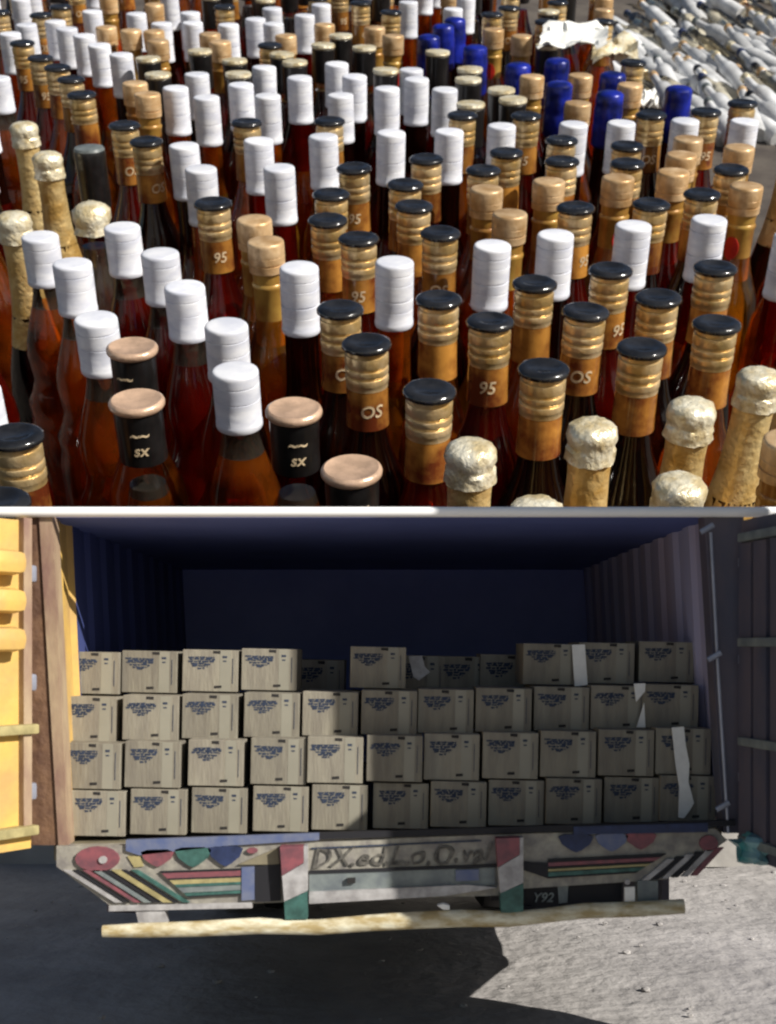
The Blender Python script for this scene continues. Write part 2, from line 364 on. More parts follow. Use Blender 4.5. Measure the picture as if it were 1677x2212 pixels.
    if kind == 'G':
        cap = cached('capG', lambda: lathe(up([(.50,-.1),(.52,-.18),(.51,-.5),(.50,-1.9),(.45,-1.95)]), CW, 28, 'black_sleeve', [M['sleeve']]))
        top = cached('topG', lambda: lathe(up([(0,.02),(.35,.02),(.47,-.0),(.51,-.08),(.48,-.13),(.3,-.13)]), CW, 28, 'cap_top', [M['greycap']]))
        return [('cap_top', top, []), ('black_sleeve', cap, []), ('glass_body', glass('straight', R, M['brown'], M['maroon'], -3), [])]
    if kind == 'K':   # black sleeve under a cream top, seen far back
        cap = cached('capK', lambda: lathe(up([(.48,-.16),(.52,-.2),(.51,-.6),(.50,-1.5),(.45,-1.55)]), CW, 22, 'black_sleeve', [M['sleeve']]))
        top = cached('topK', lambda: lathe(up([(0,.02),(.4,.02),(.52,-.0),(.54,-.1),(.5,-.17),(.3,-.17)]), CW, 22, 'disc_lid', [M['cream']]))
        return [('disc_lid', top, []), ('black_sleeve', cap, []), ('glass_body', glass('std', R, gm[var % 3], gm[(var+1) % 3], -3), [])]
    if kind == 'H':
        top = lathe(up([(0,.04),(.25,.03),(.42,-.05),(.54,-.2),(.55,-.45),(.50,-.62),(.56,-.8),(.4,-.82)]), CW, 14, 'crumpled_cap', [M['cream']], wob=.07)
        return [('crumpled_foil_cap', top, []), ('glass_body', glass('bulb', R*.95, M['clear'], M['clear'], -9), [])]
PROTO = {}
def place(kind, var, loc, q, label, cat, group, name):
    key = (kind, var)
    if key not in PROTO: PROTO[key] = make_bottle(kind, var)
    t = thing(name, label, cat, loc, group); t.rotation_mode = 'QUATERNION'; t.rotation_quaternion = q
    if key not in MESH:                                  # first of its kind: build its parts
        MESH[key] = []
        for nm, me, ch in PROTO[key]:
            o = link(nm, me, t); subs = []
            for n2, m2 in ch: subs.append(link(n2, m2, o))
            MESH[key].append((o, subs))
    else:                                                # the others: copies of those parts
        for o, subs in MESH[key]:
            c = o.copy(); COL.objects.link(c); c.parent = t
            for s in subs: d = s.copy(); COL.objects.link(d); d.parent = c
    return t

SPOTS = {
'S': [(80,508),(146,570),(210,680),(268,487),(343,547),(408,617),(483,695),(517,795)],
'L': [(640,568),(841,558),(1043,522),(1188,504),(1365,483),(1529,470),(395,312),(430,362),(555,302),(610,359),(706,294),(846,284),(980,280),(1090,267),(1235,262),(1340,260),(1477,255),(1595,257),
      (362,189),(447,209),(428,158),(521,180),(578,205),(555,147),(650,165),(712,134),(770,160),(742,204),(843,190),(880,150),(907,166),(952,189),(268,117),(222,94),(175,72),(148,58),(70,50),(108,46),(362,50),(405,48),(485,50),(592,48),(556,40),(20,70)],
'B': [(733,660),(798,733),(918,832),(963,644),(1055,688),(1157,607),(1250,670),(1178,792),(1328,580),(1388,742),(1445,635),(1553,694),(1550,574),(787,515),(955,499),(717,469),(712,414),(772,357),(865,392),(884,439),(930,339),(1050,369),(1110,327),(1252,447),(1408,434),(470,437),
      (268,267),(328,302),(187,200),(1240,345),(1345,312),(1140,250),(1530,412),(1575,362),(1420,247),(716,257),(1000,242),(145,168),(110,140),(80,122),(1525,240),(1370,350),(530,262),(1230,300)],
'E': [(547,472),(592,517),(1117,460),(1055,402),(1196,392),(1328,382),(1445,365),(1477,327),(1590,314),(1258,162),(1160,166),(1368,182),(1070,62),(1128,77),(812,58),(855,77),(240,58),(290,62),(622,75),(440,72),(468,88),(330,64),(296,176),(318,200),(1600,400),(1500,300)],
'C': [(272,747),(305,860),(628,878),(778,1006)],
'K': [(315,124),(437,106),(512,130),(607,116),(697,95),(780,100),(648,131),(836,150),(1010,148),(1003,172),(1085,192),(1100,210),(352,160),(510,155),(940,110),(735,75),(1035,225)],
'D': [(1024,962),(1290,915),(1482,866),(1596,802),(1450,1022),(1160,1088),(118,327),(60,264),(36,458)],
'F': [(920,76),(1025,100),(965,52),(1207,128),(1124,138),(1316,158),(1445,186),(985,40),(1205,175),(1320,195)],
'G': [(182,320)], 'H': [(200,442)],
}
DESC = {'S':('short white screw-capped bottle of dark liquor','white cap'), 'L':('tall white-capped amber liquor bottle','white cap'),
 'B':('black-lidded amber bottle with gold neck rings','black lid'), 'E':('tan-capped bottle with gold neck','tan cap'),
 'C':('bottle with tan disc lid on black sleeve','tan disc'), 'K':('black-necked bottle with small cream lid','cream lid'),
 'D':('gold-foiled sparkling wine bottle with crumpled cream top','cream foil top'), 'F':('blue-capped dark bottle','blue cap'),
 'G':('black-necked bottle with grey cap top','grey cap'), 'H':('empty clear bottle with crumpled cream cap','crumpled cap')}
bots = [[x, y, k] for k, l in SPOTS.items() for x, y in l]
fixed = len(bots)
def uv(x, y): return ((x-CX)/(y-SY)*KP/F, KP/(y-SY)/math.cos(TS))       # metres on the plane
pts = [Vector(uv(x, y)) for x, y, _ in bots]; org = [p.copy() for p in pts]
rnd = random.Random(11)
# fillers: the far rows and the strips beyond the crop of the photograph
def fill(n, x0, x1, y0, y1, dmin, kinds):
    for _ in range(n):
        x = rnd.uniform(x0, x1); y = rnd.uniform(y0, y1)
        if x > 1120 and y < .40*(x-1120)+20: continue
        p = Vector(uv(x, y))
        if min((p-q).length for q in pts) < dmin*CW: continue
        pts.append(p); org.append(p.copy()); bots.append([x, y, rnd.choice(kinds)])
fill(700, -60, 1150, -110, 32, 2.15, 'LLBBEKLKB')
fill(300, -60, 700, 32, 130, 2.1, 'LBEEK')
for _ in range(90):
    x = rnd.uniform(1040, 1215); y = rnd.uniform(25, 135); p = Vector(uv(x, y))
    if min((p-q).length for q in pts) > 2.2*CW: pts.append(p); org.append(p.copy()); bots.append([x, y, rnd.choice('EKBE')])
for _ in range(160):
    x = rnd.uniform(1080, 1310); y = rnd.uniform(-60, 50); p = Vector(uv(x, y))
    if min((p-q).length for q in pts) > 2.2*CW: pts.append(p); org.append(p.copy()); bots.append([x, y, rnd.choice('EKBKB')])
fill(150, 1100, 1700, 120, 330, 2.25, 'BBEKE')
fill(150, -90, 28, 60, 1160, 2.3, 'SBSDL'); fill(150, 1650, 1770, 280, 1160, 2.3, 'BDBLE')
fill(60, -60, 1740, 1120, 1230, 2.3, 'DCSB')
for it in range(40):
    for i in range(len(pts)):
        for j in range(i):
            d = pts[i]-pts[j]; l = d.length
            if l < 2.1*CW and l > 1e-6:
                s = d/l*(2.1*CW-l)*.5
                pts[i] += s; pts[j] -= s
    for i in range(len(pts)):
        d = pts[i]-org[i]; mx = CW*(.22 if org[i].y > 17 else .14)
        if d.length > mx: pts[i] = org[i]+d.normalized()*mx
def px_of(p):  # back to picture units, only used to order the labels
    Z = p.y*math.cos(TS); return (CX+p.x*F/Z, KP/Z+SY)
ORD = ['leftmost','second','third','fourth','fifth','sixth','seventh','eighth','ninth','tenth','eleventh','twelfth','thirteenth','fourteenth','fifteenth','sixteenth','seventeenth','eighteenth']
BANDS = [(700,'in the nearest rows'),(420,'in the near middle rows'),(230,'in the middle rows'),(120,'in the far middle rows'),(30,'in the far rows'),(-999,'at the far edge')]
info = []
for i, (x, y, k) in enumerate(bots):
    X, Yp = px_of(pts[i]); b = [n for t, n in BANDS if Yp >= t][0]
    if not (-5 < X < 1682 and -5 < Yp < 1098): b = 'cut by the left edge' if X < 0 else 'cut by the right edge' if X > 1677 else 'cut by the top edge' if Yp < 0 else 'just behind the white rail'
    info.append([i, k, b, X, Yp])
labels = {}
for k in DESC:
    for b in [q[1] for q in BANDS]+['cut by the left edge','cut by the right edge','cut by the top edge','just behind the white rail']:
        g = sorted([t for t in info if t[1] == k and t[2] == b], key=lambda t: t[4] if ' cut by the left' in ' '+b or 'right edge' in b else t[3])
        for n, t in enumerate(g):
            if len(g) == 1: labels[t[0]] = '%s, the only one %s' % (DESC[k][0], b)
            else:
                m = len(g)-1-n; side = ('left', 'right') if not ('left edge' in b or 'right edge' in b) else ('back', 'front')
                if n == 0: w_ = 'first from '+side[0]
                elif m == 0: w_ = 'first from '+side[1]
                elif n <= m: w_ = ORD[n]+' from '+side[0]
                else: w_ = ORD[m]+' from '+side[1]
                labels[t[0]] = '%s, %s %s' % (DESC[k][0], w_, b)
for i, (x, y, k) in enumerate(bots):
    p = pts[i]; Z = p.y*math.cos(TS)
    c = Vector((p.x, Z, EYE+(HY-(KP/Z+SY))/F*Z)); base = c-N*H*CW
    j = Quaternion((1, 0, 0), rnd.gauss(0, .008)) @ Quaternion((0, 1, 0), rnd.gauss(0, .010))
    yaw = Quaternion((0, 0, 1), rnd.gauss(.15, .35) if k in 'BC' else rnd.uniform(0, 6.28) if k != 'E' else rnd.gauss(0, .6))
    if (x, y) == (1596, 802): j = Quaternion((0, 1, 0), .05)
    nb = min((p-q).length for q in pts if q is not p)
    var = rnd.randrange(3)
    if nb < 2.3*CW: var = 2
    if nb < 2.02*CW: var = 2
    if k in 'BLE': var += 3*rnd.randrange(3)
    nm = {'D':'sparkling_wine_bottle', 'H':'empty_bottle'}.get(k, 'liquor_bottle')
    place(k, var, base, QS @ j @ yaw, labels[i], 'bottle', {'S':'white capped liquor bottles on the bank','L':'white capped liquor bottles on the bank','D':'gold foiled wine bottles'}.get(k, 'liquor bottles crowded on the bank'), nm)

# far right: clear bottles lying in slanting rows, white sheets beside them
def lying():
    capm = [M['greycap'], M['tanneck'], M['sleeve'], M['cream'], M['pnavy']]
    prof = [(0,0),(.42,-.01),(.45,-.1),(.45,-.6),(.38,-.65),(.40,-2.0),(.5,-2.5),(.8,-3.1),(.92,-3.7),(.93,-8.8),(.8,-9.1),(0,-9.1)]
    gl = lathe([(r, z+9.1) for r, z in prof[4:]], CW*.72, 16, 'glass_body', [M['pale']])
    cp = lathe([(r, z+9.1) for r, z in prof[:5]], CW*.72, 16, 'cap', [M['greycap']])
    KB = KP*(1+H*CW/(KP/F*math.cos(TS)))
    glc = lathe([(r, z+9.1) for r, z in prof[4:]], CW*.72, 16, 'glass_body', [M['clear']])
    glh = lathe([(r*.97, z+9.1) for r, z in prof[4:]], CW*.7, 16, 'glass_body', [M['amber']])
    glb = lathe([(r*.95, z+9.1) for r, z in prof[4:]], CW*.66, 16, 'glass_body', [M['steel']])
    first = None; idx = 0
    for row in range(10):
        nn = -1
        for c in range(15):
            x = 1230+row*30+c*42+rnd.gauss(0, 6); y = 240+c*9-row*30+rnd.gauss(0, 5)
            if x > 1760 or y < -60 or y > .55*(x-1130)+70 or y > 330: continue
            nn += 1
            Z = KB/(y-SY)*.985; p = V(x, y, Z)
            d = QS @ Vector((-.24+rnd.gauss(0,.16), .9, .16+rnd.gauss(0,.06))).normalized()
            lab = 'pale clear bottle lying in slanted heap, %s from left in the %s row from front' % (('first','second','third','fourth','fifth','sixth','seventh','eighth','ninth','tenth','eleventh','twelfth','thirteenth','fourteenth','fifteenth')[nn], ('first','second','third','fourth','fifth','sixth','seventh','eighth','ninth','tenth')[row])
            t = thing('lying_bottle', lab, 'bottle', p, 'clear bottles lying in the far right heap'); t.rotation_mode = 'QUATERNION'; t.rotation_quaternion = d.to_track_quat('Z', 'Y')
            if first is None: first = [link('glass_body', gl, t), link('cap', cp, t)]
            else:
                bd, cc = [o.copy() for o in first]
                for q in (bd, cc): COL.objects.link(q); q.parent = t
                bd.data = rnd.choice([gl, gl, gl, gl, gl, glc, glc])
                cc.material_slots[0].link = 'OBJECT'; cc.material_slots[0].material = rnd.choice(capm)
            idx += 1
lying()
def sheet(name, label, cat, x, y, wx, wy, lift, m, seed):
    """crumpled sheet lying over the bottles"""
    from mathutils import noise
    c = cap_pt(x, y)+N*lift*CW; bm = bmesh.new(); n = 14; g = []
    for a in range(n):
        r = []
        for b in range(n):
            u = (a/(n-1)-.5); v = (b/(n-1)-.5)
            h = noise.noise(Vector((u*2.5+seed, v*2.5, seed)))*1.3+noise.noise(Vector((u*11, v*11+seed, 0)))*.35
            q = noise.noise(Vector((u*6, v*6, seed+9)))*.12
            r.append(bm.verts.new(QS @ Vector(((u*wx+v*.25*wx+q*wx)*CW, (v+q)*wy*CW, h*CW*.45))))
        g.append(r)
    for a in range(n-1):
        for b in range(n-1): bm.faces.new((g[a][b], g[a+1][b], g[a+1][b+1], g[a][b+1]))
    ex = bmesh.ops.extrude_face_region(bm, geom=list(bm.faces)); bmesh.ops.translate(bm, vec=-N*.04*CW, verts=[q for q in ex['geom'] if isinstance(q, bmesh.types.BMVert)])
    me = finish(bm, name, True, 30); me.materials.append(m); o = link(name, me, loc=c); return tag(o, label, cat)
sheet('paper_sheet', 'large crumpled white sheet behind the blue-capped bottles', 'sheet', 1240, 88, 3.0, 5.0, .3, M['paper'], 2)
sheet('torn_foil_sheet', 'torn cream foil sheet at the far edge beside the lying bottles', 'sheet', 1330, 100, 2.0, 4.0, -.1, M['cream'], 5)
sheet('torn_paper', 'small scrap of white paper between blue-capped bottles', 'scrap', 1405, 165, .8, 1.6, -.8, M['paper'], 8)

# ------------------------------------------------------------------ the truck body
YT = 4.42; YB = 7.4; YE = 9.3
truck = thing('open_truck', 'open-backed truck with navy interior, painted tailboard and stacked cartons', 'truck', (0, YT, 0))
LT, LB = V(106, 1108, YT), V(141, 1822, YT); RT, RB = V(1534, 1108, YT), V(1570, 1786, YT)
def at_y(p, y, dx=0): return Vector((p.x+dx, y, p.z))
def ribbed(name, T, Bm, sgn, m, ya=YT+.05, yz=YB):
    bm = bmesh.new(); cols = []; y = ya; k = 0
    seqs = [0, 0, 1, 1]; step = (.10, .035, .10, .035)
    while y < yz:
        o = seqs[k % 4]*.016*sgn
        cols.append((y, o)); y += step[k % 4]; k += 1
    cols.append((yz+(.03 if yz == YB else 0), cols[-1][1]))
    inner = [(bm.verts.new(at_y(T, y, o)-truck.location), bm.verts.new(at_y(Bm, y, o)-truck.location)) for y, o in cols]
    outer = [(bm.verts.new(at_y(T, y, .07*sgn)-truck.location), bm.verts.new(at_y(Bm, y, .07*sgn)-truck.location)) for y, o in (cols[0], cols[-1])]
    for a, b in zip(inner, inner[1:]): bm.faces.new((a[0], b[0], b[1], a[1]))
    bm.faces.new((outer[0][0], outer[1][0], outer[1][1], outer[0][1]))
    bm.faces.new((inner[0][0], outer[0][0], outer[0][1], inner[0][1]))
    bm.faces.new((inner[-1][0], outer[1][0], outer[1][1], inner[-1][1]))
    me = finish(bm, name, False); me.materials.append(m); return link(name, me, truck)
ribbed('side_wall_sunlit', LT, LB, -1, M['yellow'], YT+.05, YT+.32)  # sunlight on the near end of the wall, painted as yellow ribs
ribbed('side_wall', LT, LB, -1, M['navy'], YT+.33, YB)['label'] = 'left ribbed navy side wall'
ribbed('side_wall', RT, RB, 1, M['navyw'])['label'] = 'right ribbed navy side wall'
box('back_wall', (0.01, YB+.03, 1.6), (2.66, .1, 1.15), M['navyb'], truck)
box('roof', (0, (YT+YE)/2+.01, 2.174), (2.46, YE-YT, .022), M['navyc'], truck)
tube('divider_rail', [V(-130, 1106, 4.37), V(400, 1106, 4.37), V(1300, 1106, 4.37), V(1810, 1106, 4.37)], 11.2/F*4.37, M['whitebar'], truck, 16)['label'] = 'long white divider rail between the bottle scene and the truck scene'  # white strip in place of the blank gap between the two scenes
box('load_floor', (0, (YT+YE)/2+.02, 1.0), (2.38, YE-YT-.02, .05), M['woodd'], truck, R=Matrix.Rotation(-math.radians(1.5), 4, 'Y'))
# jambs
prism('corner_post', [(84,1112),(112,1112),(147,1826),(126,1826)], YT-.04, .09, M['tanpaint'], truck)
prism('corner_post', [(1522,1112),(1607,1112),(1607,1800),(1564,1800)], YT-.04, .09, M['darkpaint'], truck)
prism('post_edge', [(58,1112),(84,1112),(125,1826),(60,1826)], YT-.03, .05, M['rust'], truck)
# doors
def door(name, hinge, ang, L, ztop, zbot, m, label, side):
    d = Vector((math.cos(ang), -math.sin(ang), 0)); n = Vector((-d.y, d.x, 0)) if side < 0 else Vector((d.y, -d.x, 0))
    R = Matrix.Rotation(-ang, 4, 'Z')
    c = Vector((hinge[0], hinge[1], (ztop+zbot)/2))+d*L/2
    dr = box(name, c, (L, .035, ztop-zbot), m, truck, R=R); dr['label'] = label
    for o in (dr,): pass
    return dr, d, R
hl = V(96, 1400, YT); dl, dd, RR = door('door', (hl.x-.045, YT-.05), math.radians(125), 1.1, 2.142, V(0,1826,YT).z, M['yellow'], 'open yellow left door', -1)
def dpart(name, dr, dd, RR, L, u, z, s, m, side, bev=0, lift=.03):
    nrm = Vector((-dd.y, dd.x, 0)) if side > 0 else Vector((dd.y, -dd.x, 0))
    bm = bmesh.new(); box_bm(bm, (0,0,0), s, RR, bev); me = finish(bm, name, bev > 0); me.materials.append(m)
    zc = truck.location.z+dr.location.z
    return link(name, me, dr, loc=dd*(u-L/2)+Vector((0,0,z-zc))+nrm*lift*-1)
sgn = 1 if (Vector((-dd.y, dd.x, 0)).x < 0) else -1       # inner face of the left door looks right
for z in (1.99, 1.86, 1.73):
    dpart('door_buffer', dl, dd, RR, 1.1, .16, z, (.16, .10, .085), M['yellow'], sgn, .035, .06)
for z in (1.40, 1.05):
    dpart('door_rail', dl, dd, RR, 1.1, .5, z+.02, (1.0, .05, .035), M['pyellow'], sgn, .008, .04)
dpart('door_plank', dl, dd, RR, 1.1, .035, 1.6, (.035, .03, 1.1), M['tanpaint'], sgn, 0, .03)
for i in range(3): dpart('hinge', dl, dd, RR, 1.1, .012, 1.2+i*.38, (.07, .05, .06), M['steel'], sgn, .01, .0)
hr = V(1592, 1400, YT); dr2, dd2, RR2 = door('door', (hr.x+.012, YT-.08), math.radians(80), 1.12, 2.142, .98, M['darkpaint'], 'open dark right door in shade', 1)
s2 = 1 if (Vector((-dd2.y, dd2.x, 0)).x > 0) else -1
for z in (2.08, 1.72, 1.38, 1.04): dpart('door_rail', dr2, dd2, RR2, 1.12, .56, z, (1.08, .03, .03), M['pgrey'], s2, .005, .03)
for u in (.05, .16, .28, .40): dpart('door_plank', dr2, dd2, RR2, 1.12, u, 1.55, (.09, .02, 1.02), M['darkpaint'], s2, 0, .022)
for z in (1.25, 1.66, 2.0): box('hinge', (hr.x+.004, YT-.075, z), (.02, .09, .03), M['steel'], truck)
# lock rod on the right post
rod = tube('lock_rod', [V(1536,1150,4.36), V(1553,1470,4.36), V(1574,1800,4.36)], .006, M['steel'], truck, 8)
for x, y in ((1528,1142),(1544,1418),(1562,1742)):
    o = tube('rod_bracket', [V(x-14,y+8,4.345), V(x+14,y-8,4.345)], .010, M['steel'], truck, 8, .6)

gp = thing('shade_blocker', 'unseen grey concrete shade pillar beside the open right door', 'blocker', (1.68, 3.62, 0))  # unseen concrete blocks added only to shade the cartons and ground
box('blocker_shaft', (1.68, 3.62, 1.6), (.36, .64, 3.2), M['conc'], gp, bev=.01); box('blocker_stub', (1.74, 4.24, .7), (.2, .55, 1.4), M['conc'], gp, bev=.01); box('blocker_end', (1.74, 4.74, .8), (.2, .44, 1.6), M['conc'], gp, bev=.01); box('blocker_cap', (1.68, 3.62, 3.24), (.46, .74, .08), M['conc'], gp, bev=.01)
# ------------------------------------------------------------------ painted tailboard
Y1 = 4.36
prism('tailboard', [(122,1828),(560,1822),(1100,1802),(1545,1790),(1572,1815),(1530,1845),(1440,1900),(1130,1920),(1075,1935),(870,1940),(540,1952),(240,1958),(122,1872)], Y1, .05, M['panel'], truck)
q = truck
def deco(name, pts, m, th=.012, lvl=1): return prism(name, pts, Y1-.012*lvl, th, m, q)
deco('blue_strip', [(272,1838),(272,1815),(690,1800),(690,1815),(480,1828),(300,1848)], M['pblue'], .02)
deco('sill_strip', [(690,1800),(1590,1772),(1590,1784),(690,1814)], M['pdark'], .03)
deco('sill_strip', [(1240,1786),(1530,1778),(1530,1798),(1240,1803)], M['pnavy'], .03, 1.4)
import itertools
def blob(x, y, rx, ry, m, n=16, name='painted_disc', lv=1):
    deco(name, [(x+rx*math.cos(2*math.pi*i/n), y+ry*math.sin(2*math.pi*i/n)) for i in range(n)], m, .012, lv)
blob(210, 1856, 48, 27, M['pred'], name='red_lamp'); blob(222, 1858, 9, 8, M['pwhite'], lv=1.6, name='lamp_glint')
def half(x, y, r, h, m): deco('painted_heart', [(x-r, y-4),(x-r*.6,y-9),(x+r*.6,y-10),(x+r,y-4),(x+r*.8,y+h*.4),(x+r*.3,y+h*.85),(x,y+h),(x-r*.3,y+h*.85),(x-r*.8,y+h*.4)], m)
half(340,1845,36,28,M['pred']); half(417,1840,40,34,M['pgreen']); half(487,1838,38,34,M['pnavy'])
half(1245,1812,38,30,M['pnavy']); half(1322,1810,36,30,M['pblue']); half(1385,1808,34,28,M['pred'])
deco('yellow_patch', [(275,1850),(302,1849),(310,1872),(290,1874)], M['pyellow'], lvl=.5)
deco('brown_corner', [(515,1868),(600,1832),(604,1868)], M['woodd'])
blob(545, 1838, 12, 6, M['pred'], name='painted_petal')
for i, (m, a, b) in enumerate(((M['pdark'],1880,1883),(M['pred'],1884,1895),(M['pdark'],1895,1899),(M['pyellow'],1899,1908),(M['pgreen'],1908,1914),(M['pgrey'],1915,1926),(M['pgreen'],1927,1933),(M['pdark'],1933,1936))):
    x0 = 345+(a-1880)*1.1; deco('painted_stripe', [(x0,a+3),(520,a-3),(520,b-3),(x0+(b-a)*1.1,b+3)], m)
deco('slate_block', [(522,1874),(550,1872),(550,1944),(522,1946)], M['pblue'], .02)
deco('wheel_recess', [(551,1872),(606,1866),(606,1946),(551,1950)], M['pdark'], .02)
for i, (m, wd) in enumerate(((M['pwhite'],10),(M['pdark'],6),(M['pred'],8),(M['pgrey'],10),(M['pdark'],8),(M['pyellow'],12),(M['pdark'],6),(M['pgreen'],9))):
    x0 = 136+i*21; deco('slanted_stripe', [(x0,1880),(x0+wd*1.6,1880),(x0+wd*1.6+112,1950),(x0+112,1950)], m)
deco('lower_lip', [(235,1957),(545,1950),(545,1962),(235,1969)], M['pwhite'], .03, .6)
# lettering
lp = thing  # keep a short alias out of the way
me = text_mesh('DX.ed.L.o.O.val', .094, .002, .35, spacing=1.02)
from mathutils import noise as _n
for v in me.vertices: v.co += Vector((_n.noise(v.co*25), 0, _n.noise(v.co*25+Vector((9,0,0)))))*.012
me.materials.append(M['brush']); o = link('lettering', me, truck, loc=V(862,1851,Y1-.006)-truck.location); o.rotation_euler = (0, -math.radians(1.6), 0)
deco('thin_line', [(672,1832),(1040,1815),(1040,1818),(672,1835)], M['ink'], .006, .5)
deco('lower_beam', [(668,1886),(1070,1872),(1070,1912),(668,1926)], M['pgrey'], .04, .8)
deco('beam_edge', [(668,1882),(1074,1868),(1074,1874),(668,1888)], M['pdark'], .02, 1.2)
deco('white_ledge', [(668,1928),(1010,1912),(1075,1918),(960,1936),(668,1953)], M['pwhite'], .06, 2.2)
deco('beam_bolt', [(750,1898),(768,1897),(768,1908),(750,1909)], M['inkd'], .02, 2)
deco('grey_plate', [(985,1880),(1035,1878),(1035,1902),(985,1904)], M['pblue'], .02, 1.6)
# uprights
def upright(x, y0, y1, w0):
    k = x-607; u = [(x,y0),(x+w0,y0-2)]
    prism('upright_red', [(x-2,y0),(x+w0-6,y0-2),(x+w0-6,y0+34),(x+2,y0+62)], Y1-.05, .05, M['pred'], truck)
    prism('upright_white', [(x+w0-5.5,y0-2),(x+w0+2,y0-2),(x+w0+2,y0+95),(x+7,y0+118),(x+2.5,y0+63),(x+w0-5.5,y0+35)], Y1-.05, .05, M['pwhite'], truck)
    prism('upright_teal', [(x+7,y0+119),(x+w0+2,y0+96),(x+w0+2,y1),(x+9,y1+1)], Y1-.05, .05, M['pgreen'], truck)
upright(607, 1830, 1986, 55); upright(1074, 1812, 1972, 55)
# right half
for m, a, b in ((M['pdark'],1851,1857),(M['pred'],1858,1866),(M['pdark'],1867,1870),(M['pyellow'],1872,1877),(M['pgreen'],1879,1888),(M['pdark'],1889,1892)):
    deco('painted_stripe', [(1185,a+6),(1440-(a-1851)*1.6,a-6),(1440-(b-1851)*1.6,b-6),(1185,b+6)], m)
deco('dark_block', [(1132,1862),(1185,1866),(1185,1898),(1132,1880)], M['pdark'])
for i, m in enumerate((M['pwhite'],M['pdark'],M['pwhite'],M['pdark'],M['pwhite'],M['pred'])):
    x0 = 1388+i*21; deco('slanted_stripe', [(x0,1902-i*2),(x0+14,1902-i*2),(x0+72,1856-i*5),(x0+54,1856-i*5)], m)
blob(1532, 1822, 20, 17, M['pred'], name='painted_flower')
prism('under_panel', [(1132,1904),(1345,1900),(1345,1962),(1132,1972)], Y1+.03, .03, M['pdark'], truck)
prism('lamp_box', [(1378,1903),(1422,1903),(1422,1952),(1378,1954)], Y1-.01, .06, M['pgrey'], truck)
prism('reflector_plate', [(1350,1917),(1372,1916),(1372,1952),(1350,1953)], Y1-.035, .01, M['paper'], truck)
blob(1356, 1906, 6, 6, M['pwhite'], 10, 'white_knob', 3)
me = text_mesh('Y92', .046, .002, .3); me.materials.append(M['pgrey']); o = link('number', me, truck, loc=V(1172,1940,Y1+.022)-truck.location)
prism('grey_patch', [(1205,1915),(1228,1914),(1226,1950),(1208,1952)], Y1+.02, .008, M['pgrey'], truck)
prism('hanger', [(290,1955),(354,1953),(360,1996),(300,1998)], Y1+.0, .05, M['pwhite'], truck)
prism('hanger', [(1105,1960),(1150,1958),(1150,1975),(1105,1978)], Y1+.01, .04, M['pdark'], truck)
# long timber under the tail
tp = [(222,2012),(300,2010),(420,2007),(560,2000),(620,2003),(690,2003),(800,1994),(900,1988),(1000,1984),(1100,1986),(1180,1978),(1260,1968),(1380,1964),(1478,1958)]
bmr = [13,16,17,18,16,17,18,19,19,17,16,17,17,16]
tube('under_run_pole', [V(x,y,4.32) for x, y in tp], [r/F*4.32 for r in bmr], M['wood'], truck, 14, .8)
# chassis and wheels in the dark
for s in (-.42, .42): box('chassis_rail', (s, 6.9, .86), (.09, 4.7, .16), M['pdark'], truck)
box('underbody', (0, 6.9, .955), (2.3, 4.7, .02), M['pdark'], truck)
box('axle', (0, 8.2, .48), (1.9, .12, .12), M['pdark'], truck)
wb = lathe([(0,-.11),(.2,-.11),(.25,-.13),(.42,-.13),(.47,-.09),(.48,0),(.47,.09),(.42,.13),(.25,.13),(.2,.11),(0,.11)], 1, 28, 'tyre', [M['rubber']])
for x in (-1.0, -.7, .7, 1.0):
    o = link('wheel', wb, truck, loc=Vector((x, 8.2, .48))-truck.location); o.rotation_euler = (0, math.pi/2, 0)
def add_shade_skirt(x):  # panels added out of sight, shaped to set the ground shadow edge
    Q = [(5.2,.60),(6.3,.36),(7.6,.36),(7.6,.95),(5.2,.95)]
    bm = bmesh.new(); a = [bm.verts.new(Vector((x, y, z))-truck.location) for y, z in Q]; b = [bm.verts.new(Vector((x+.03, y, z))-truck.location) for y, z in Q]
    bm.faces.new(a); bm.faces.new(b[::-1])
    for i in range(5): bm.faces.new((a[i], a[(i+1)%5], b[(i+1)%5], b[i]))
    me = finish(bm, 'shade_skirt', False); me.materials.append(M['darkpaint']); link('shade_skirt', me, truck)
add_shade_skirt(1.14); add_shade_skirt(-1.17)
mf = box('mud_flap', (-.85, 7.5, .62), (.5, .01, .55), M['rubber'], truck); mf2 = box('mud_flap', (.75, 7.5, .66), (.45, .01, .45), M['rubber'], truck)

